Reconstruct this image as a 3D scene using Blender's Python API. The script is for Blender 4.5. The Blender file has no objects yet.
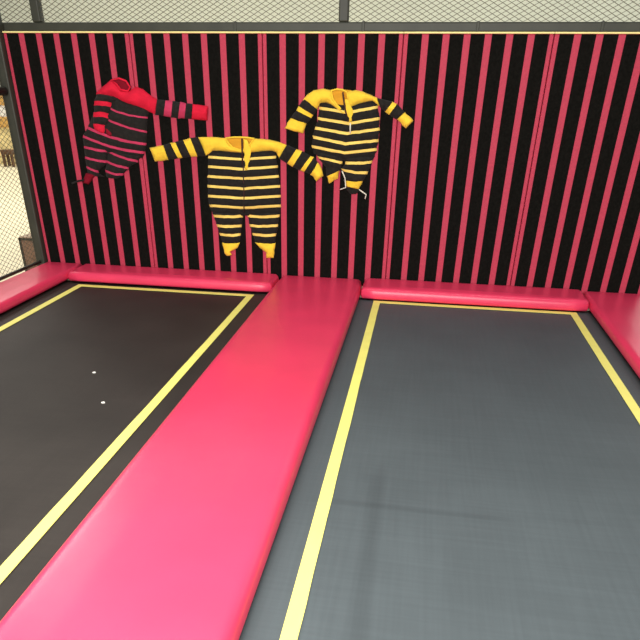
import bpy, math, random
from mathutils import Vector, Matrix, noise

C = bpy.context.scene.collection
random.seed(7)

# ---------------------------------------------------------------- camera (solved from the wall stripes and bed lines)
F, PPX, PPY = 628.13, 308.411, 470.886
CAM = Vector((3.7094, -6.0873, 1.5145))
RX = Vector((0.9861699161669002, 0.1652773222129227, 0.012341118648424416))
UY = Vector((-0.09584622761756809, 0.50797272420694, 0.8560240721575891))
FW = Vector((-0.13521241473640686, 0.8453680371435307, -0.5167886266910718))
cd = bpy.data.cameras.new('camera')
cd.sensor_width = 36.0
cd.lens = F / 640 * 36
cd.shift_x = (320 - PPX) / 640
cd.shift_y = (PPY - 320) / 640
cd.clip_end = 200
cam = bpy.data.objects.new('camera', cd)
C.objects.link(cam)
rot = Matrix((RX, UY, -FW)).transposed()
cam.matrix_world = Matrix.Translation(CAM) @ rot.to_4x4()
bpy.context.scene.camera = cam


def at(x, y, Y):
    """point of the plane Y = const seen at a measured place of the photograph"""
    d = RX * ((x - PPX) / F) + UY * (-(y - PPY) / F) + FW
    t = (Y - CAM.y) / d.y
    return CAM + d * t


# ---------------------------------------------------------------- materials
def mat(name, base, rough=0.6, spec=0.3, vary=0.0, scale=6.0, bump=0.0, bscale=80.0, stretch=(1, 1, 1),
        sheen=0.0, metal=0.0):
    m = bpy.data.materials.new(name)
    m.use_nodes = True
    nt = m.node_tree
    b = nt.nodes['Principled BSDF']
    b.inputs['Base Color'].default_value = (*base, 1)
    b.inputs['Roughness'].default_value = rough
    b.inputs['Specular IOR Level'].default_value = spec
    b.inputs['Metallic'].default_value = metal
    if sheen:
        b.inputs['Sheen Weight'].default_value = sheen
        b.inputs['Sheen Roughness'].default_value = 0.5
    tc = nt.nodes.new('ShaderNodeTexCoord')
    mp = nt.nodes.new('ShaderNodeMapping')
    mp.inputs['Scale'].default_value = stretch
    nt.links.new(tc.outputs['Object'], mp.inputs['Vector'])
    if vary:
        n = nt.nodes.new('ShaderNodeTexNoise')
        n.inputs['Scale'].default_value = scale
        n.inputs['Detail'].default_value = 5
        nt.links.new(mp.outputs[0], n.inputs['Vector'])
        r = nt.nodes.new('ShaderNodeMapRange')
        r.inputs['From Min'].default_value = 0.3
        r.inputs['From Max'].default_value = 0.7
        r.inputs['To Min'].default_value = 1 - vary
        r.inputs['To Max'].default_value = 1 + vary
        nt.links.new(n.outputs['Fac'], r.inputs['Value'])
        mx = nt.nodes.new('ShaderNodeVectorMath')
        mx.operation = 'SCALE'
        mx.inputs[0].default_value = base
        nt.links.new(r.outputs[0], mx.inputs['Scale'])
        nt.links.new(mx.outputs[0], b.inputs['Base Color'])
    if bump:
        n2 = nt.nodes.new('ShaderNodeTexNoise')
        n2.inputs['Scale'].default_value = bscale
        n2.inputs['Detail'].default_value = 3
        nt.links.new(mp.outputs[0], n2.inputs['Vector'])
        bp = nt.nodes.new('ShaderNodeBump')
        bp.inputs['Strength'].default_value = bump
        bp.inputs['Distance'].default_value = 0.01
        nt.links.new(n2.outputs['Fac'], bp.inputs['Height'])
        nt.links.new(bp.outputs[0], b.inputs['Normal'])
    return m


def bed_mat(name, base, wear, spec, marks=()):
    """woven jumping mat: fine weave streaks along both directions, dusty scuffs and soft darker bands"""
    m = bpy.data.materials.new(name)
    m.use_nodes = True
    nt = m.node_tree
    N, L = nt.nodes, nt.links
    b = N['Principled BSDF']
    b.inputs['Roughness'].default_value = 0.62
    b.inputs['Specular IOR Level'].default_value = spec
    tc = N.new('ShaderNodeTexCoord')

    def ns(scale, stretch, detail, lo, hi, a, c):
        mp = N.new('ShaderNodeMapping')
        mp.inputs['Scale'].default_value = stretch
        L.new(tc.outputs['Object'], mp.inputs['Vector'])
        n = N.new('ShaderNodeTexNoise')
        n.inputs['Scale'].default_value = scale
        n.inputs['Detail'].default_value = detail
        L.new(mp.outputs[0], n.inputs['Vector'])
        r = N.new('ShaderNodeMapRange')
        r.inputs['From Min'].default_value = lo
        r.inputs['From Max'].default_value = hi
        r.inputs['To Min'].default_value = a
        r.inputs['To Max'].default_value = c
        L.new(n.outputs['Fac'], r.inputs['Value'])
        return r.outputs[0]

    f = [ns(55, (1, .04, 1), 3, .3, .7, .955, 1.045), ns(55, (.04, 1, 1), 3, .3, .7, .955, 1.045),
         ns(1.5, (1, 1, 1), 6, .3, .7, 1 - wear, 1 + wear)]
    if marks:
        sx = N.new('ShaderNodeSeparateXYZ')
        L.new(tc.outputs['Object'], sx.inputs[0])

        def ramp(sock, centre, flat, soft):
            d = N.new('ShaderNodeMath')
            d.operation = 'SUBTRACT'
            d.inputs[1].default_value = centre
            L.new(sock, d.inputs[0])
            a = N.new('ShaderNodeMath')
            a.operation = 'ABSOLUTE'
            L.new(d.outputs[0], a.inputs[0])
            r = N.new('ShaderNodeMapRange')
            r.interpolation_type = 'SMOOTHSTEP'
            r.inputs['From Min'].default_value = flat
            r.inputs['From Max'].default_value = flat + soft
            r.inputs['To Min'].default_value = 1
            r.inputs['To Max'].default_value = 0
            L.new(a.outputs[0], r.inputs['Value'])
            return r.outputs[0]
        for (cx, cy, hx, hy, sx_, sy_, k) in marks:      # soft-edged darker bands
            mu = N.new('ShaderNodeMath')
            mu.operation = 'MULTIPLY'
            L.new(ramp(sx.outputs[0], cx, hx, sx_), mu.inputs[0])
            L.new(ramp(sx.outputs[1], cy, hy, sy_), mu.inputs[1])
            m2 = N.new('ShaderNodeMath')
            m2.operation = 'MULTIPLY_ADD'
            m2.inputs[1].default_value = -k
            m2.inputs[2].default_value = 1
            L.new(mu.outputs[0], m2.inputs[0])
            f.append(m2.outputs[0])
    v = f[0]
    for o in f[1:]:
        mu = N.new('ShaderNodeMath')
        mu.operation = 'MULTIPLY'
        L.new(v, mu.inputs[0])
        L.new(o, mu.inputs[1])
        v = mu.outputs[0]
    sc = N.new('ShaderNodeVectorMath')
    sc.operation = 'SCALE'
    sc.inputs[0].default_value = base
    L.new(v, sc.inputs['Scale'])
    L.new(sc.outputs[0], b.inputs['Base Color'])
    w = N.new('ShaderNodeTexChecker')
    w.inputs['Scale'].default_value = 220
    L.new(tc.outputs['Object'], w.inputs['Vector'])
    bp = N.new('ShaderNodeBump')
    bp.inputs['Strength'].default_value = 0.15
    bp.inputs['Distance'].default_value = 0.002
    L.new(w.outputs['Fac'], bp.inputs['Height'])
    L.new(bp.outputs[0], b.inputs['Normal'])
    return m


M = {
    'vinyl': mat('red_vinyl', (0.80, 0.047, 0.120), 0.30, 0.5, 0.05, 3.0, 0.05, 9),
    'panel': mat('red_panel_cloth', (0.50, 0.045, 0.085), 0.62, 0.25, 0.07, 40, 0.12, 220),
    'velcro': mat('black_velcro', (0.0075, 0.0072, 0.006), 1.0, 0.05, 0.3, 60, 0.5, 300),
    'trim': mat('cream_edging', (0.92, 0.80, 0.32), 0.55, 0.3, 0.06, 12),
    'board': mat('dark_red_board', (0.30, 0.02, 0.045), 0.8, 0.2, 0.1, 5),
    'bed_dark': bed_mat('black_jump_mat', (0.031, 0.026, 0.022), 0.24, 0.25),
    'bed_grey_sheen': bed_mat('grey_mat_with_sheen', (0.073, 0.089, 0.094), 0.08, 0.3,  # base partly a greyer mat, partly sheen put into the colour
                        ((-0.585, -0.75, 0.01, 0.55, 0.05, 0.3, 0.16), (-0.42, -0.335, 0.3, 0.004, 0.25, 0.03, 0.14))),
    'line': mat('yellow_line', (0.92, 0.86, 0.21), 0.6, 0.3, 0.04, 9),
    'steel': mat('olive_grey_steel', (0.040, 0.042, 0.030), 0.5, 0.4, 0.15, 8, 0.05, 40),
    'net': mat('netting_cord', (0.13, 0.12, 0.085), 0.7, 0.2),
    'yellow': mat('yellow_fleece', (0.95, 0.64, 0.05), 0.85, 0.1, 0.08, 14, 0.35, 30, sheen=0.1),
    'cream_yellow': mat('pale_yellow_piping', (0.95, 0.68, 0.16), 0.85, 0.1, 0.08, 14, 0.3, 30),
    'shaded_yellow': mat('shaded_yellow_lining', (0.72, 0.36, 0.03), 0.85, 0.1, 0.08, 14, 0.3, 30),  # yellow cloth darkened: shade inside the neck openings put into the colour
    'black': mat('charcoal_fleece', (0.020, 0.018, 0.016), 0.95, 0.1, 0.25, 40, 0.5, 120, sheen=0.05),
    'red': mat('red_fleece', (0.70, 0.016, 0.045), 0.85, 0.1, 0.1, 14, 0.35, 30),
    'rose': mat('rose_piping', (0.55, 0.045, 0.11), 0.85, 0.1, 0.1, 14),
    'maroon': mat('maroon_cloth_and_shade', (0.22, 0.008, 0.02), 0.9, 0.1, 0.1, 14),  # dark red cloth; also shade inside collar loop and cuff put into colour
    'zip': mat('brown_zip', (0.045, 0.012, 0.012), 0.6, 0.3),
    'cord': mat('white_cord', (0.80, 0.76, 0.62), 0.7, 0.2),
    'floor': mat('cream_floor', (0.84, 0.74, 0.50), 0.5, 0.3, 0.04, 1.2),
    'wall': mat('beige_wall', (0.64, 0.66, 0.56), 0.8, 0.2, 0.03, 0.5),
    'wicker': mat('brown_mesh', (0.27, 0.17, 0.115), 0.8, 0.2, 0.2, 20, 0.3, 60),
    'lid': mat('tan_lid', (0.50, 0.38, 0.26), 0.7, 0.2, 0.1, 9),
    'white': mat('white_board', (0.90, 0.88, 0.84), 0.5, 0.3),
    'gold': mat('golden_wood', (0.62, 0.36, 0.10), 0.5, 0.3, 0.2, 6),
    'pale': mat('pale_yellow_wood', (0.86, 0.70, 0.34), 0.5, 0.3, 0.2, 6),
    'brown': mat('dark_brown_wood', (0.11, 0.055, 0.028), 0.5, 0.3, 0.2, 6),
    'lint': mat('white_paper', (0.8, 0.78, 0.70), 0.9, 0.1),
}


# ---------------------------------------------------------------- mesh helpers
class MB:
    def __init__(self):
        self.v, self.f, self.m = [], [], []

    def box(self, x0, x1, y0, y1, z0, z1, mi=0):
        n = len(self.v)
        self.v += [(x0, y0, z0), (x1, y0, z0), (x1, y1, z0), (x0, y1, z0), (x0, y0, z1), (x1, y0, z1), (x1, y1, z1), (x0, y1, z1)]
        for q in ((0, 3, 2, 1), (4, 5, 6, 7), (0, 1, 5, 4), (1, 2, 6, 5), (2, 3, 7, 6), (3, 0, 4, 7)):
            self.f.append(tuple(n + i for i in q))
            self.m.append(mi)
        return self

    def tube(self, pts, r, k=8, closed=False, mi=0):
        pts = [Vector(p) for p in pts]
        n0 = len(self.v)
        n = len(pts)
        for i, p in enumerate(pts):
            a = pts[(i - 1) % n] if (closed or i) else p
            b = pts[(i + 1) % n] if (closed or i < n - 1) else p
            t = (b - a).normalized()
            up = Vector((0, 1, 0)) if abs(t.y) < .9 else Vector((0, 0, 1))
            u = t.cross(up).normalized()
            w = t.cross(u)
            for j in range(k):
                an = 2 * math.pi * (j + .5) / k
                self.v.append(tuple(p + u * r * math.cos(an) + w * r * math.sin(an)))
        for i in range(n if closed else n - 1):
            for j in range(k):
                a, b = n0 + i * k, n0 + ((i + 1) % n) * k
                self.f.append((a + j, a + (j + 1) % k, b + (j + 1) % k, b + j))
                self.m.append(mi)
        if not closed:
            self.f.append(tuple(n0 + j for j in reversed(range(k))))
            self.f.append(tuple(n0 + (n - 1) * k + j for j in range(k)))
            self.m += [mi, mi]
        return self

    def build(self, name, mats, parent=None, smooth=False, bevel=0.0, seg=3):
        me = bpy.data.meshes.new(name)
        off = parent.location if parent else Vector((0, 0, 0))
        me.from_pydata([tuple(Vector(v) - off) for v in self.v], [], self.f)
        for mm in (mats if isinstance(mats, (list, tuple)) else [mats]):
            me.materials.append(M[mm])
        for p, i in zip(me.polygons, self.m):
            p.material_index = i
            p.use_smooth = smooth
        me.validate()
        o = bpy.data.objects.new(name, me)
        C.objects.link(o)
        if parent:
            o.parent = parent
        if bevel:
            b = o.modifiers.new('bevel', 'BEVEL')
            b.width = bevel
            b.segments = seg
            b.limit_method = 'ANGLE'
            for p in me.polygons:
                p.use_smooth = True
            b.harden_normals = True
        return o


def tag(o, label, cat, group=None):
    o['label'] = label
    o['category'] = cat
    if group:
        o['group'] = group
    return o


def empty(name, loc, label, cat, group=None):
    o = bpy.data.objects.new(name, None)
    o.empty_display_size = 0.1
    o.location = loc
    C.objects.link(o)
    return tag(o, label, cat, group)


def struct(o):
    o['kind'] = 'structure'
    return o


# ---------------------------------------------------------------- setting
FZ = -0.35
fl = MB()
fl.box(-16, 16, -9, 20, FZ - .2, FZ)
# raised steps that carry the pads, in one with the floor
fl.box(-0.11, 0.33, -6.9, 0.14, FZ, -0.082)
fl.box(5.29, 5.80, -6.9, 0.14, FZ, -0.082)
fl.box(0.33, 5.29, -0.30, 0.14, FZ, -0.082)
fl.box(2.56, 3.15, -6.9, -0.30, FZ, -0.082)
fl.box(0.33, 2.56, -6.9, -6.4, FZ, -0.082)
fl.box(3.15, 5.29, -6.9, -6.4, FZ, -0.082)
struct(fl.build('floor', 'floor'))
struct(MB().box(-16, 16, 18, 18.2, FZ, 7.0).build('wall_far', 'wall'))
struct(MB().box(0.0, 5.76, 0.052, 0.14, -0.08, 1.93).build('wall_back', 'board'))

# ---------------------------------------------------------------- striped wall panels
P = 1.15
S = P / 7
panel_labels = [
    'striped red and black wall panel at the wall\'s left end, beside the corner post',
    'striped red wall panel with the lower yellow suit and the red suit\'s outstretched cuff',
    'striped red wall panel behind the upper yellow suit, directly above the pink walkway pad',
    'striped red wall panel with no suit on it, directly right of the upper yellow suit',
    'red and black striped wall panel at the far right end of the wall',
]


def panel(i, src):
    root = empty('padded_wall_panel', (i * P + P / 2, 0, -0.08), panel_labels[i], 'wall panel',
                 'striped panels of the sticky wall')
    root['kind'] = 'thing'
    if src is None:
        x0, x1 = i * P + .0025, (i + 1) * P - .0025
        MB().box(x0, x1, 0.0, 0.05, -0.08, 1.918).build('red_backing', 'panel', root, bevel=0.008)
        for k in range(7):
            c = i * P + P / 2 + (k - 3) * 0.1615
            MB().box(c - .054, c + .054, -0.006, 0.001, -0.07, 1.915).build('velcro_strip', 'velcro', root, bevel=0.0025, seg=2)
        MB().box(x0 - .0015, x1 + .0015, -0.008, 0.05, 1.9175, 1.930).build('top_edging', 'trim', root, bevel=0.003, seg=2)
    else:
        for ch in src.children:
            c = ch.copy()
            C.objects.link(c)
            c.parent = root
    return root


first = panel(0, None)
for i in range(1, 5):
    panel(i, first)


# ---------------------------------------------------------------- pads
def pad(name, label, x0, x1, y0, y1, top, h, mid_x, mid_y, r=0.035, crown=0.006):
    """soft vinyl pad: ridge rounded on every side, slightly crowned top, bulging flanks"""
    b = MB()
    NX, NY = 24, 40

    def ease(n):
        t = [i / n for i in range(n + 1)]
        return t
    # rings from the top edge down the flank
    xs, ys = ease(NX), ease(NY)
    ix0, ix1, iy0, iy1 = x0 + r, x1 - r, y0 + r, y1 - r
    idx = {}
    for i, a in enumerate(xs):
        for j, c in enumerate(ys):
            x, y = ix0 + (ix1 - ix0) * a, iy0 + (iy1 - iy0) * c
            e = min(1, 4 * min(a, 1 - a)) * min(1, 8 * min(c, 1 - c))
            z = top + crown * e + 0.0022 * noise.noise(Vector((x * 2.3, y * 1.7, top * 9))) * e
            idx[i, j] = len(b.v)
            b.v.append((x, y, z))
    for i in range(NX):
        for j in range(NY):
            b.f.append((idx[i, j], idx[i + 1, j], idx[i + 1, j + 1], idx[i, j + 1]))
            b.m.append(0)
    ring = [(i, 0) for i in range(NX)] + [(NX, j) for j in range(NY)] + [(i, NY) for i in range(NX, 0, -1)] + [(0, j) for j in range(NY, 0, -1)]
    prev = [idx[k] for k in ring]
    prof = [(r * math.sin(t), r * (1 - math.cos(t))) for t in (math.radians(d) for d in (18, 36, 54, 72, 90))]
    prof += [(r + .003, r + (h - r) * .4), (r + .001, r + (h - r) * .75), (r - .008, h)]
    for out, dn in prof:
        cur = []
        for (i, j) in ring:
            x, y, z = b.v[idx[i, j]]
            dx = (-1 if i == 0 else 1 if i == NX else 0)
            dy = (-1 if j == 0 else 1 if j == NY else 0)
            ln = math.hypot(dx, dy) or 1
            k = out / ln if (dx and dy) else out
            cur.append(len(b.v))
            b.v.append((x + dx * k, y + dy * k, top - dn))
        for q in range(len(ring)):
            n = (q + 1) % len(ring)
            b.f.append((prev[q], cur[q], cur[n], prev[n]))
            b.m.append(0)
        prev = cur
    b.f.append(tuple(reversed(prev)))
    b.m.append(0)
    o = b.build(name, 'vinyl', None, smooth=True)
    tag(o, label, 'pad', 'red edge pads around the trampolines')
    return o


Y1 = -0.010
pad('edge_pad', 'long red vinyl pad along the left net beside the darker trampoline', -0.005, 0.402, -6.85, Y1, 0.0, 0.08, 0, 0)
pad('edge_pad', 'red vinyl pad at the foot of the striped wall behind the darker left trampoline', 0.412, 2.428, -0.400, Y1, 0.004, 0.086, 0, 0, r=.042)
pad('walkway_pad', 'wide pink red padded walkway running between the two trampolines', 2.438, 3.244, -6.85, Y1, 0.0, 0.08, 0, 0, r=.058)
pad('edge_pad', 'glossy red vinyl pad at the foot of the wall behind the grey trampoline', 3.254, 5.229, -0.415, Y1, 0.014, 0.096, 0, 0, r=.046)
pad('edge_pad', 'red vinyl pad along the right side of the grey trampoline', 5.239, 5.80, -6.85, Y1, 0.0, 0.08, 0, 0)


# ---------------------------------------------------------------- trampolines
BZ = -0.10


def trampoline(label, x0, x1, xa, xb, ya, mt):
    cx, cy = (x0 + x1) / 2, -3.35
    root = empty('trampoline', (cx, cy, BZ), label, 'trampoline')
    b = MB()
    nx, ny = 24, 60
    for j in range(ny + 1):
        for i in range(nx + 1):
            x, y = x0 + (x1 - x0) * i / nx, -6.38 + (6.38 - .31) * j / ny
            e = min(1, 3 * min(i / nx, 1 - i / nx)) * min(1, 5 * min(j / ny, 1 - j / ny))
            b.v.append((x - cx, y - cy, -0.006 * e + 0.003 * noise.noise(Vector((x * 1.2, y * 1.2, 3.1))) * e))
    for j in range(ny):
        for i in range(nx):
            a = j * (nx + 1) + i
            b.f.append((a, a + 1, a + nx + 2, a + nx + 1))
            b.m.append(0)
    o = b.build('jumping_bed', mt, None, smooth=True)
    o.parent = root
    so = o.modifiers.new('thickness', 'SOLIDIFY')
    so.thickness = 0.006
    so.offset = -1
    # stitched yellow boundary line: one closed flat band with mitred corners, following the bed
    w = 0.060
    yb = -6.0
    b = MB()

    def zz(x, y):
        i, j = (x - x0) / (x1 - x0), (y + 6.38) / (6.38 - .31)
        e = min(1, 3 * min(i, 1 - i)) * min(1, 5 * min(j, 1 - j))
        return -0.006 * e + 0.003 * noise.noise(Vector((x * 1.2, y * 1.2, 3.1))) * e + 0.0035
    outer, inner = [], []

    def seg(p, q, pi, qi, n):
        for k in range(n):
            t = k / n
            outer.append((p[0] + (q[0] - p[0]) * t, p[1] + (q[1] - p[1]) * t))
            wob = 0.0025 * noise.noise(Vector((p[0] + t * 9, p[1] + t * 23, 0)))
            inner.append((pi[0] + (qi[0] - pi[0]) * t + wob, pi[1] + (qi[1] - pi[1]) * t + wob))
    co = [(xa, ya), (xb, ya), (xb, yb), (xa, yb)]
    ci = [(xa + w, ya - w), (xb - w, ya - w), (xb - w, yb + w), (xa + w, yb + w)]
    for k, n in enumerate((24, 60, 24, 60)):
        seg(co[k], co[(k + 1) % 4], ci[k], ci[(k + 1) % 4], n)
    n = len(outer)
    for p in outer + inner:
        b.v.append((p[0] - cx, p[1] - cy, zz(*p)))
    for k in range(n):
        q = (k + 1) % n
        b.f.append((k, n + k, n + q, q))
        b.m.append(0)
    o = b.build('boundary_line', 'line', None)
    o.parent = root
    so = o.modifiers.new('thickness', 'SOLIDIFY')
    so.thickness = 0.0025
    so.offset = 1 if o.data.polygons[0].normal.z > 0 else -1
    o['label'] = 'yellow boundary line'
    return root


trampoline('nearly black trampoline with yellow boundary line, left of the walkway pad', 0.335, 2.555, 0.5475, 2.277, -0.444, 'bed_dark')
trampoline('slate grey trampoline with yellow boundary line, right of the walkway pad', 3.155, 5.285, 3.3756, 5.1316, -0.407, 'bed_grey_sheen')

for (x, y, lab) in ((1.674, -2.455, 'tiny white paper scrap on the dark trampoline, the one nearer the wall'),
                    (1.939, -2.884, 'tiny white paper scrap on the dark trampoline, the one nearer the walkway pad')):
    b = MB()
    pts = [(-.012, -.006), (.002, -.009), (.013, -.002), (.008, .007), (-.007, .006)]
    z0 = BZ - 0.006
    b.v = [(x + px, y + py, z0 + .001) for px, py in pts] + [(x + px * .7, y + py * .7, z0 + .007 + .002 * (k % 2)) for k, (px, py) in enumerate(pts)]
    b.f = [(4, 3, 2, 1, 0), (5, 6, 7, 8, 9)] + [(k, (k + 1) % 5, 5 + (k + 1) % 5, 5 + k) for k in range(5)]
    b.m = [0] * 7
    tag(b.build('paper_scrap', 'lint'), lab, 'scrap', 'white scraps on the dark trampoline')


# ---------------------------------------------------------------- safety nets
def net_mesh(u0, u1, z0, z1, place, name, parent, r, du, dz):
    """diamond netting: two families of slanting cords, crossing at the knots"""
    b = MB()
    sl = dz / du
    H = z1 - z0
    run = H / sl
    for sgn in (1, -1):
        c = u0 - run
        off = -0.5 * r if sgn > 0 else 0.5 * r
        k = 0
        while c < u1 + run:
            a, e = (c, c + run) if sgn > 0 else (c + run, c)
            # clip to u0..u1
            t0, t1 = 0.0, 1.0
            d = e - a
            for lim, s in ((u0, 1), (u1, -1)):
                f0, f1 = s * (a - lim), s * (e - lim)
                if f0 < 0 and f1 < 0:
                    t0, t1 = 1, 0
                elif f0 < 0:
                    t0 = max(t0, f0 / (f0 - f1))
                elif f1 < 0:
                    t1 = min(t1, f0 / (f0 - f1))
            if t1 - t0 > 1e-3:
                n = max(2, int((t1 - t0) * run / 0.5))
                pts = []
                for q in range(n + 1):
                    t = t0 + (t1 - t0) * q / n
                    u, z = a + d * t, z0 + H * t
                    w = noise.noise(Vector((u * .9, z * 1.3, 5.0))) * 0.012
                    g = min(1.0, 12 * min(z - z0, z1 - z) / H) if H else 1
                    pts.append(place(u, z + w * g, off))
                b.tube(pts, r, 4)
            c += du * 1.0
            k += 1
    return b.build(name, 'net', parent)


root = empty('net_fence', (2.9, 0.095, 1.93), 'olive grey steel frame with diamond netting standing on top of the striped wall', 'net fence')
MB().box(-0.10, 6.0, 0.055, 0.135, 1.931, 1.998).build('bottom_rail', 'steel', root, bevel=0.012)
MB().box(-0.10, 6.0, 0.055, 0.135, 3.02, 3.09).build('top_rail', 'steel', root, bevel=0.012)
for x in (0.300, 2.957, 5.59):
    MB().box(x - .039, x + .039, 0.055, 0.135, 1.998, 3.02).build('post', 'steel', root, bevel=0.012)
for x in (2.06, 3.12, 4.02, 4.95):
    MB().box(x - .012, x + .012, 0.050, 0.140, 1.9305, 2.003).build('rail_clamp', 'steel', root, bevel=0.006, seg=2)
net_mesh(-0.10, 6.0, 1.985, 3.03, lambda u, z, o: (u, 0.095 + o, z), 'netting', root, 0.0027, 0.068, 0.035)

root = empty('net_fence', (-0.06, -3.4, FZ), 'steel framed net fence with tall corner post along the left edge pad', 'net fence')
MB().box(-0.100, -0.006, -0.050, 0.045, FZ, 3.09).build('post', 'steel', root, bevel=0.015)
MB().box(-0.105, -0.020, -6.80, -6.715, FZ, 3.09).build('post', 'steel', root, bevel=0.015)
MB().tube([(-0.06, -6.75, 1.485), (-0.06, -0.06, 1.485)], 0.036, 12).build('middle_rail', 'steel', root, smooth=True)
MB().tube([(-0.06, -6.75, 3.04), (-0.06, -0.06, 3.04)], 0.036, 12).build('top_rail', 'steel', root, smooth=True)
MB().tube([(-0.05, -6.75, 0.000), (-0.05, -0.06, 0.000)], 0.016, 10).build('bottom_rail', 'steel', root, smooth=True)
net_mesh(-6.73, -0.09, 0.01, 3.04, lambda u, z, o: (-0.06 + o, u, z), 'netting', root, 0.0019, 0.080, 0.044)

# ---------------------------------------------------------------- seen through the left net
cy0 = 0.50
p = at(18, 238, cy0)
x0, zt = p.x, p.z
x1, y1 = x0 + 0.62, cy0 + 0.45
root = empty('storage_crate', ((x0 + x1) / 2, cy0 + .2, FZ), 'brown mesh sided crate with dark frame standing behind the corner post', 'crate')
MB().box(x0 + .012, x1 - .012, cy0 + .012, y1 - .012, FZ, zt - .012).build('mesh_side', 'wicker', root)
b = MB()
for xx in (x0, x1 - .022):
    for yy in (cy0, y1 - .022):
        b.box(xx, xx + .022, yy, yy + .022, FZ, zt)
for zz in (FZ, zt - .022):
    b.box(x0, x1, cy0, cy0 + .022, zz, zz + .022)
    b.box(x0, x1, y1 - .022, y1, zz, zz + .022)
    b.box(x0, x0 + .022, cy0, y1, zz, zz + .022)
    b.box(x1 - .022, x1, cy0, y1, zz, zz + .022)
b.build('frame', 'steel', root)
MB().box(x0 + .004, x1 - .004, cy0 + .004, y1 - .004, zt, zt + .012).build('lid', 'lid', root, bevel=.004, seg=2)

DY = 11.9
xa, xb = at(-14, 140, DY).x, at(22, 140, DY).x
zs = [at(4, y, DY).z for y in (96, 105, 117, 127, 151)]
root = empty('display_counter', ((xa + xb) / 2, DY + .4, FZ), 'far wooden counter with white band and golden board seen through the left net', 'counter')
MB().box(xa, xb, DY, DY + .7, FZ, zs[3]).build('base', 'pale', root, bevel=.02)
MB().box(xa - .04, xb + .04, DY - .05, DY + .75, zs[3], zs[2]).build('golden_board', 'gold', root, bevel=.02)
MB().box(xa, xb, DY, DY + .7, zs[2], zs[1]).build('white_panel', 'white', root, bevel=.02)
MB().box(xa - .03, xb + .03, DY - .04, DY + .74, zs[1], zs[0]).build('top_board', 'gold', root, bevel=.02)
sx0, sx1 = at(1, 156, DY - .6).x, at(12, 156, DY - .6).x
st = at(6, 150, DY - .6).z
root = empty('low_stool', ((sx0 + sx1) / 2, DY - .45, FZ), 'low dark brown stool in front of the far wooden counter', 'stool')
MB().box(sx0, sx1, DY - .6, DY - .3, st - .12, st).build('seat', 'brown', root, bevel=.02)
for xx in (sx0 + .01, sx1 - .07):
    for yy in (DY - .58, DY - .38):
        MB().box(xx, xx + .06, yy, yy + .06, FZ, st - .12).build('leg', 'brown', root)

# ---------------------------------------------------------------- suits on the wall
FACE = -0.0065          # front of the velcro strips


def loft(name, parent, stations, mats, depth=0.03, sag=0.0, lift=0.0, ns=16, sub=4, wr=0.010, vee=False, raised=(), seed=0.0, ends=(1, 1)):
    """stuffed cloth between two outlines. stations: (left point, right point, material of the piece that follows)"""
    b = MB()
    rows = []
    K = len(stations)
    for a in range(K - 1):
        L0, R0, mi = stations[a]
        L1, R1 = stations[a + 1][:2]
        for q in range(sub + (1 if a == K - 2 else 0)):
            t = q / sub
            rows.append(((L0[0] + (L1[0] - L0[0]) * t, L0[1] + (L1[1] - L0[1]) * t),
                         (R0[0] + (R1[0] - R0[0]) * t, R0[1] + (R1[1] - R0[1]) * t), mi, t))
    n = len(rows)
    back = FACE - lift
    fr, bk = [], []
    for ri, (L, R, mi, t) in enumerate(rows):
        g = ri / (n - 1)
        end = min(1, (g * 7 + .25)) if ends[0] else 1
        if ends[1]:
            end *= min(1, ((1 - g) * 7 + .25))
        # crosswise frame of this row, for the sag direction
        for j in range(ns + 1):
            s = j / ns
            h = (1 - abs(2 * s - 1)) if vee else math.sin(math.pi * s)
            px = L[0] + (R[0] - L[0]) * s
            py = L[1] + (R[1] - L[1]) * s + sag * h
            ed = abs(2 * s - 1) ** 3
            px += ed * 0.8 * noise.noise(Vector((py * .25, seed, s * 5)))
            py += ed * 0.5 * noise.noise(Vector((px * .25, seed, 7.0))) + 0.7 * h * noise.noise(Vector((px * .16, py * .12, seed + 3)))
            rise = math.sin(math.pi * s) ** 0.55 if 0 < s < 1 else 0
            d = depth * rise * end
            d += 0.0075 * (math.sin(math.pi * t) ** .5 if 0 < t < 1 else 0) * (1 if mi in raised else 0) * min(1, rise * 1.5)
            d += wr * rise * (noise.noise(Vector((px * .09 + seed, py * .13, seed * 3))) + .5 * noise.noise(Vector((px * .22, py * .3 + seed, seed))))
            pf = at(px, py, back - 0.004 - max(d, 0))
            pb = at(px, py, back)
            fr.append(len(b.v)); b.v.append(tuple(pf))
            bk.append(len(b.v)); b.v.append((pb.x, back, pb.z))
    W = ns + 1
    mid = [r[2] for r in rows]
    for i in range(n - 1):
        for j in range(ns):
            k = i * W + j
            b.f.append((fr[k], fr[k + W], fr[k + W + 1], fr[k + 1])); b.m.append(mid[i])
            b.f.append((bk[k], bk[k + 1], bk[k + W + 1], bk[k + W])); b.m.append(mid[i])
        for k, s in ((i * W, 1), (i * W + ns, -1)):
            q = (fr[k], bk[k], bk[k + W], fr[k + W])
            b.f.append(q if s > 0 else q[::-1]); b.m.append(mid[i])
    for k0, s in ((0, 1), ((n - 1) * W, -1)):
        for j in range(ns):
            q = (fr[k0 + j], fr[k0 + j + 1], bk[k0 + j + 1], bk[k0 + j])
            b.f.append(q if s > 0 else q[::-1]); b.m.append(mid[min(n - 2, 0 if s > 0 else n - 2)])
    # make the shell face outwards whichever way the outline runs
    me_n = Vector((0, 0, 0))
    for f in b.f[:1]:
        A, B, D = (Vector(b.v[f[i]]) for i in (0, 1, 2))
        me_n = (B - A).cross(D - A)
    if me_n.y > 0:
        b.f = [f[::-1] for f in b.f]
    return b.build(name, mats, parent, smooth=True)


def strand(name, parent, pts, r, m, Y, k=6, closed=False):
    o = MB().tube([at(x, y, Y) for x, y in pts], r, k, closed).build(name, m, parent, smooth=True)
    return o


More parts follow.
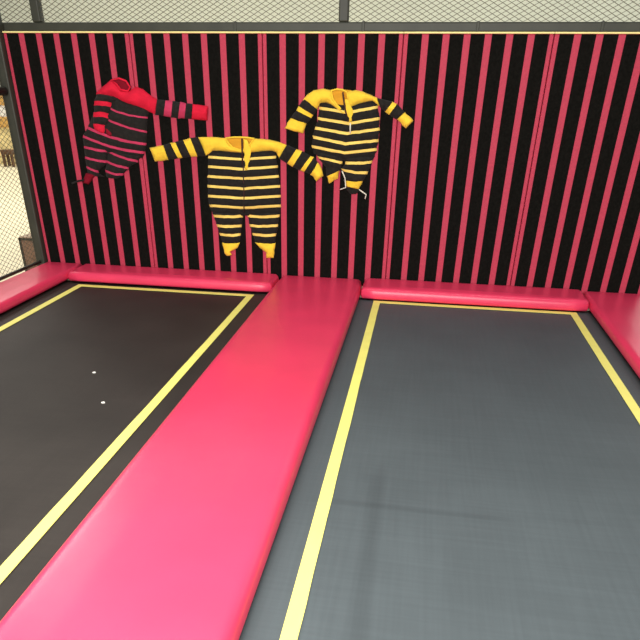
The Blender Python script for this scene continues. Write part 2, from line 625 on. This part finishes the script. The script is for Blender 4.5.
def edge(tab, y):
    for (x0, y0), (x1, y1) in zip(tab, tab[1:]):
        if y0 <= y <= y1:
            return x0 + (x1 - x0) * (y - y0) / (y1 - y0)
    return tab[0][0] if y < tab[0][1] else tab[-1][0]


def banded(lt, rt, y0, y1, centres, w, A=0, B=1):
    """rows of dark cloth (A) divided by thin light lines (B)"""
    st = [((edge(lt, y0), y0), (edge(rt, y0), y0), A)]
    for c in centres:
        for y, m_ in ((c - w / 2, B), (c + w / 2, A)):
            st.append(((edge(lt, y), y), (edge(rt, y), y), m_))
    st.append(((edge(lt, y1), y1), (edge(rt, y1), y1), A))
    return st


def lines(start, ls, end, w, A=0, B=1):
    st = [(start[0], start[1], A)]
    for (l, r) in ls:
        st.append(((l[0], l[1] - w / 2), (r[0], r[1] - w / 2), B))
        st.append(((l[0], l[1] + w / 2), (r[0], r[1] + w / 2), A))
    st.append((end[0], end[1], A))
    return st


SG = 'striped sticky suits stuck to the wall'
BY = ['black', 'yellow']
BC = ['black', 'cream_yellow', 'yellow']
# --- lower middle yellow suit, arms spread
suit = empty('striped_suit', at(246, 258, FACE), 'yellow and black striped suit with arms spread wide, lowest of the three on the wall', 'suit', SG)
lt = [(211, 150), (208, 156), (208, 165), (207.5, 180), (208, 200), (210, 208), (214, 216)]
rt = [(275, 150), (276, 156), (278, 170), (280, 185), (281, 200), (281, 210), (279, 218)]
loft('torso', suit, banded(lt, rt, 150.5, 213.5, (157, 166.6, 176.3, 186.2, 196, 205.6), 2.6), BC, 0.042, 2.4, vee=True, raised=(0,), seed=1.1)
lt = [(210, 209), (214, 216), (217, 226), (220, 235), (223, 244)]
rt = [(243.5, 209), (243, 216), (242, 226), (240.5, 235), (239.5, 244)]
loft('leg', suit, banded(lt, rt, 212.5, 243.5, (215.8, 225.6, 234.4), 2.7), BC, 0.034, 1.0, raised=(0,), seed=2.1)
lt = [(245, 209), (247.5, 216), (250, 226), (253, 235), (256, 244)]
rt = [(281, 209), (279.5, 216), (278, 226), (276.5, 235), (275, 244)]
loft('leg', suit, banded(lt, rt, 212.5, 243.5, (215.8, 225.4, 234.4), 2.7), BC, 0.034, 1.0, raised=(0,), seed=3.3)
loft('foot_cuff', suit, [((222, 242.5), (240, 242.5), 0), ((223.5, 248), (237.5, 248), 0), ((224.5, 253), (230, 252), 0), ((227, 256), (232, 255), 0)], ['yellow'], 0.026, seed=4)
loft('foot_cuff', suit, [((255, 242.5), (275.5, 242.5), 0), ((260, 248), (275, 248), 0), ((266, 252.5), (274.5, 253.5), 0), ((266.5, 258), (273.5, 258), 0)], ['yellow'], 0.026, seed=5)
loft('neck_lining', suit, [((225, 137.5), (227, 150), 0), ((240, 136.8), (240, 152), 0), ((256, 138.5), (253, 150), 0)], ['shaded_yellow'], 0.006, wr=.001)
tp = [(197.5, 137), (212, 137), (226, 138), (228.5, 143), (232.5, 147.5), (240, 150), (247, 148), (251, 143), (254, 138.4), (266, 139.2), (278, 141.5), (288, 145.5)]
bt = [(205, 156.5), (209, 154), (212.5, 150.8), (222, 151), (232, 152.3), (240, 153), (247, 153), (255, 152.4), (264, 151.2), (272, 151), (276.5, 152.5), (279.5, 159)]
loft('shoulder_yoke', suit, [(a, b_, 0) for a, b_ in zip(tp, bt)], ['yellow'], 0.044, sub=3, seed=6, wr=.007)
strand('collar', suit, [(226, 138), (228.5, 143), (232.5, 147.5), (240, 150), (247, 148), (251, 143), (254, 138.4), (247, 137.6), (240, 137.2), (233, 137.4)], 0.0075, 'yellow', -0.035, 8, True)
st = [((198, 137), (206, 156), 0), ((190, 138), (197.5, 156.5), 1), ((183, 140), (191, 157), 0), ((175, 142), (182.5, 158), 1), ((170, 143), (178, 158.5), 0), ((163, 145), (168.5, 160), 1)]
loft('sleeve', suit, st, BY, 0.036, raised=(0,), seed=7, ends=(0, 0))
loft('cuff', suit, [((163, 145), (168.5, 160), 0), ((156, 146.5), (161.5, 161), 0), ((149.5, 148), (155, 161.5), 0)], ['yellow'], 0.034, seed=8, ends=(0, 1))
st = [((287, 144.5), (279, 158.5), 0), ((296.5, 149), (287, 163.5), 1), ((302.5, 151), (292.5, 167), 0), ((310.5, 156), (300, 170.5), 1), ((313.8, 157), (304, 172), 0), ((318, 162.5), (310.5, 174.5), 1)]
loft('sleeve', suit, st, BY, 0.036, raised=(0,), seed=9, ends=(0, 0))
loft('cuff', suit, [((318, 162), (310.5, 174.5), 0), ((321.5, 168), (313, 176.5), 0), ((323.5, 175.5), (316, 181.5), 0)], ['yellow'], 0.032, seed=10, ends=(0, 1), wr=.012)
loft('placket', suit, [((243.5, 139), (247, 140), 0), ((244, 149), (251.5, 150), 0), ((244.5, 160), (249.5, 161), 0), ((245, 169), (247, 170.5), 0)], ['yellow'], 0.006, lift=0.046, seed=11, wr=.002)
strand('zip', suit, [(242, 138.5), (242.2, 150), (242.5, 165)], 0.0075, 'zip', -0.054)
strand('zip', suit, [(243.2, 165), (243.6, 180), (244, 196), (244, 212)], 0.005, 'zip', -0.056)

# --- upper right yellow suit, bunched legs
suit = empty('striped_suit', at(344, 195, FACE), 'yellow and black striped suit with bent arms and bunched legs, upper right on the wall', 'suit', SG)
st = lines(((318.5, 102), (376, 99.5)), [((319, 108), (378, 107)), ((318, 118.5), (379.5, 118.5)), ((315, 128), (379.5, 129)), ((312.5, 137), (378.5, 140.5)), ((312, 146.5), (376.5, 149.5))], ((314, 154), (374.5, 157)), 2.9)
loft('torso', suit, st, BC, 0.045, 5.0, vee=True, raised=(0,), seed=12)
loft('leg', suit, [((316, 151), (346, 155.5), 0), ((317, 156), (343, 161.7), 1), ((318.5, 158.5), (342, 164.3), 0), ((326, 167), (341, 169), 0), ((326.5, 176.5), (339.5, 170.5), 2), ((329.5, 183.5), (338, 178.5), 2)], BC, 0.038, raised=(0,), seed=13)
loft('leg', suit, [((344, 155), (374.5, 156), 0), ((345, 161.5), (372.5, 160.5), 1), ((345, 164.3), (371.8, 163.3), 0), ((341, 168.5), (368.5, 171.5), 1), ((343, 171.3), (367, 174.3), 0), ((345, 180.5), (363.5, 181), 0)], BC, 0.038, 0.8, raised=(0,), seed=14, ends=(1, 0))
loft('foot_cuff', suit, [((345, 180), (363.5, 180.5), 0), ((346, 185), (361, 185.5), 0), ((347, 187), (358.5, 189.5), 0)], ['yellow'], 0.032, seed=15, ends=(0, 1))
loft('foot_shade', suit, [((344, 186), (359.5, 187), 0), ((347, 190), (359, 191), 0), ((350, 194), (356, 194), 0)], ['black'], 0.016, seed=16)  # dark piece put where the shadowed inside of the foot shows
loft('neck_lining', suit, [((329, 90), (331, 105), 0), ((338, 89), (340, 113.5), 0), ((350, 90), (349, 113), 0), ((353, 91), (353, 106), 0)], ['shaded_yellow'], 0.007, wr=.001)
tp = [(303, 100), (307, 95), (313, 90.5), (323, 88.5), (331.5, 90.5), (332.5, 98), (337, 105), (343, 111.5), (347, 107.5), (348.5, 100), (347, 92), (355, 90), (363, 91.5), (371, 95), (378, 98)]
bt = [(305, 102), (310, 107), (317, 110), (320, 103.5), (326, 102.5), (331, 105), (337, 109.5), (343, 114.5), (347.5, 113), (351, 109.5), (353, 107), (360, 104), (367, 102), (373, 101), (379.5, 106.5)]
loft('shoulder_yoke', suit, [(a, b_, 0) for a, b_ in zip(tp, bt)], ['yellow'], 0.048, sub=3, seed=17, wr=.008)
strand('collar', suit, [(331.5, 90.5), (332.5, 98), (337, 105), (343, 111), (347, 107), (348.5, 100), (347, 92.5), (343, 90), (337, 89.2)], 0.0075, 'yellow', -0.036, 8, True)
loft('sleeve', suit, [((304, 99), (318, 110), 0), ((298.5, 106), (313, 115), 1), ((296, 110.5), (312, 118.5), 0), ((290.5, 118), (306.5, 123.5), 1)], BY, 0.036, raised=(0,), seed=18, ends=(0, 0))
loft('cuff', suit, [((290.5, 118), (306.5, 123.5), 0), ((287.5, 123), (305, 128.5), 0), ((284.5, 128.5), (303, 133.5), 0)], ['yellow'], 0.036, seed=19, ends=(0, 1))
loft('sleeve', suit, [((377, 98), (380, 107), 0), ((393, 101.5), (385, 112), 1), ((397, 104), (389, 115), 0), ((405, 112), (397, 119.5), 1)], BY, 0.034, raised=(0,), seed=20, ends=(0, 0))
loft('cuff', suit, [((405, 112), (397, 119.5), 0), ((409.5, 116.5), (401.5, 124), 0), ((413.5, 120.5), (406, 128.5), 0)], ['yellow'], 0.034, seed=21, ends=(0, 1))
loft('placket', suit, [((345, 99), (347.5, 99), 0), ((345.5, 107), (352, 108), 0), ((347, 114), (353.5, 115), 0), ((349, 122), (352, 121), 0)], ['yellow'], 0.006, lift=0.05, seed=22, wr=.002)
strand('zip', suit, [(342.8, 92), (344, 102), (346, 113), (349, 121)], 0.0075, 'zip', -0.058)
strand('zip_pull', suit, [(350.3, 123), (350.2, 133.5)], 0.006, 'cord', -0.068)
strand('drawcord', suit, [(342, 171), (345, 178), (345.8, 187.5), (340, 189.5)], 0.0052, 'cord', -0.052)
strand('drawcord', suit, [(359, 189.5), (366.2, 194.5), (365, 199)], 0.0052, 'cord', -0.03)

# --- red suit at the left
suit = empty('striped_suit', at(108, 184, FACE), 'red and black striped suit with one arm stretched out, at the left of the wall', 'suit', SG)
BR = ['black', 'rose', 'red']
st = [((106, 91), (151, 106), 0), ((98, 102), (148, 117), 1), ((97, 103.7), (147.8, 118.7), 0), ((94, 111), (147, 131), 1), ((93.5, 113), (147, 133), 0), ((88, 126.5), (146.5, 143), 1), ((87, 129), (146.2, 145.5), 0),
      ((83, 135), (145, 151.5), 1), ((83, 137.5), (144.5, 154), 0), ((83, 142.5), (142, 158), 0)]
loft('torso', suit, st, BR, 0.045, 3.0, raised=(0,), seed=23)
st = lines(((83, 140), (109, 145)), [((84, 147), (108, 151.5)), ((85, 157.5), (107.5, 162)), ((86.5, 167), (99, 172))], ((88, 174), (105, 177)), 2.3)
loft('leg', suit, st, BR, 0.040, 0.6, raised=(0,), seed=24)
st = lines(((106, 145), (143, 155)), [((108, 151.5), (138, 161.3)), ((106.5, 161.3), (129, 168.3)), ((105.5, 171), (123.5, 174.3))], ((106, 177), (119, 178)), 2.3)
loft('leg', suit, st, BR, 0.040, 1.2, raised=(0,), seed=25)
loft('foot_cuff', suit, [((86, 173), (96, 174), 0), ((83.5, 179), (92, 180), 0), ((83, 183), (89, 184.5), 0)], ['maroon'], 0.028, seed=26)
strand('drawcord', suit, [(84, 180), (78, 181), (72, 183.5)], 0.009, 'black', -0.03)
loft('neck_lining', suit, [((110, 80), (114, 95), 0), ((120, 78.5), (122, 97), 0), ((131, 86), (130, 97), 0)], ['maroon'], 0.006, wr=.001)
tp = [(96, 93), (103, 86.5), (111, 79.5), (116.5, 84), (120.5, 90), (129, 91), (136, 86.5), (143, 89), (150, 95), (158, 100)]
bt = [(97, 96.5), (106, 96.5), (114, 97.5), (118, 99.5), (122, 101.5), (129, 104.5), (136, 107), (143, 109.5), (149, 112), (156, 114.5)]
loft('shoulder_yoke', suit, [(a, b_, 0) for a, b_ in zip(tp, bt)], ['red'], 0.048, sub=3, seed=27, wr=.009)
strand('collar', suit, [(111.5, 80), (119, 78.3), (126, 81), (130, 87), (128, 91), (120.5, 89.5), (116.5, 84)], 0.008, 'red', -0.035, 8, True)
loft('sleeve', suit, [((97, 94), (118, 98.5), 0), ((94, 101), (112.5, 103), 2), ((94, 105.5), (112, 107.5), 0), ((94, 112.3), (110.5, 114), 2), ((93, 117), (110, 119), 0), ((93, 124), (107, 126), 0)], BR, 0.040, -1.0, lift=0.02, raised=(0,), seed=28, ends=(1, 0))
loft('cuff', suit, [((93, 123.5), (107, 125), 0), ((94, 128), (106, 130), 0), ((96.5, 131), (104.5, 134), 0)], ['red'], 0.036, lift=0.024, seed=29, ends=(0, 1))
loft('cuff_opening_shade', suit, [((104, 127), (108, 129), 0), ((105, 131), (112.5, 133), 0), ((107, 135), (111.5, 137), 0)], ['maroon'], 0.02, lift=0.03, seed=30)  # dark patch painting the shade in the cuff's hole
loft('sleeve', suit, [((157, 99.5), (155, 114.8), 0), ((165.5, 100), (163.5, 116), 1), ((172.5, 101), (171, 117.5), 0), ((180, 101.8), (178, 118.5), 1), ((186, 103), (184.5, 118.5), 0), ((192.5, 104), (191.5, 119), 0)], BR, 0.036, raised=(0,), seed=31, ends=(0, 0))
loft('cuff', suit, [((192.5, 104), (191.5, 119), 0), ((200, 104.8), (199, 120), 0), ((208, 106), (207.3, 120.5), 0)], ['red'], 0.036, seed=32, ends=(0, 1))


# ---------------------------------------------------------------- light
def area(name, loc, size, power, col, rotx=0.0, rotz=0.0, sy=None):
    l = bpy.data.lights.new(name, 'AREA')
    l.shape = 'RECTANGLE'
    l.size = size
    l.size_y = sy or size
    l.energy = power
    l.color = col
    o = bpy.data.objects.new(name, l)
    o.location = loc
    o.rotation_euler = (rotx, 0, rotz)
    C.objects.link(o)
    return o


area('hall_lamp', (2.6, -5.7, 3.2), 4.0, 300, (1.0, 0.97, 0.94), sy=1.2)
area('wall_lamp', (3.0, -1.5, 4.6), 6.0, 55, (1.0, 0.97, 0.93), sy=0.35)
area('hall_window', (3.4, -9.2, 2.3), 6.5, 520, (1.0, 0.98, 0.95), rotx=math.radians(84), sy=2.6)
area('back_hall_fill', (-5.0, 11.0, 6.5), 12, 820, (1.0, 0.97, 0.88), sy=9)  # added fill light, no known lamp, brightens the far wall and floor
area('back_hall_fill', (8.0, 11.0, 6.5), 12, 820, (0.97, 0.98, 0.95), sy=9)  # second added fill, evens out the background
area('back_hall_fill', (-4.0, 3.0, 5.5), 3, 400, (1.0, 0.96, 0.86), sy=4)  # added fill for the hall behind the striped wall

w = bpy.data.worlds.new('world')
bpy.context.scene.world = w
w.use_nodes = True
w.node_tree.nodes['Background'].inputs[0].default_value = (0.92, 0.96, 1.0, 1)
w.node_tree.nodes['Background'].inputs[1].default_value = 0.22

vs = bpy.context.scene.view_settings
vs.view_transform = 'Standard'
vs.look = 'None'
vs.exposure = 0.0
vs.gamma = 1.0
vs.use_curve_mapping = False
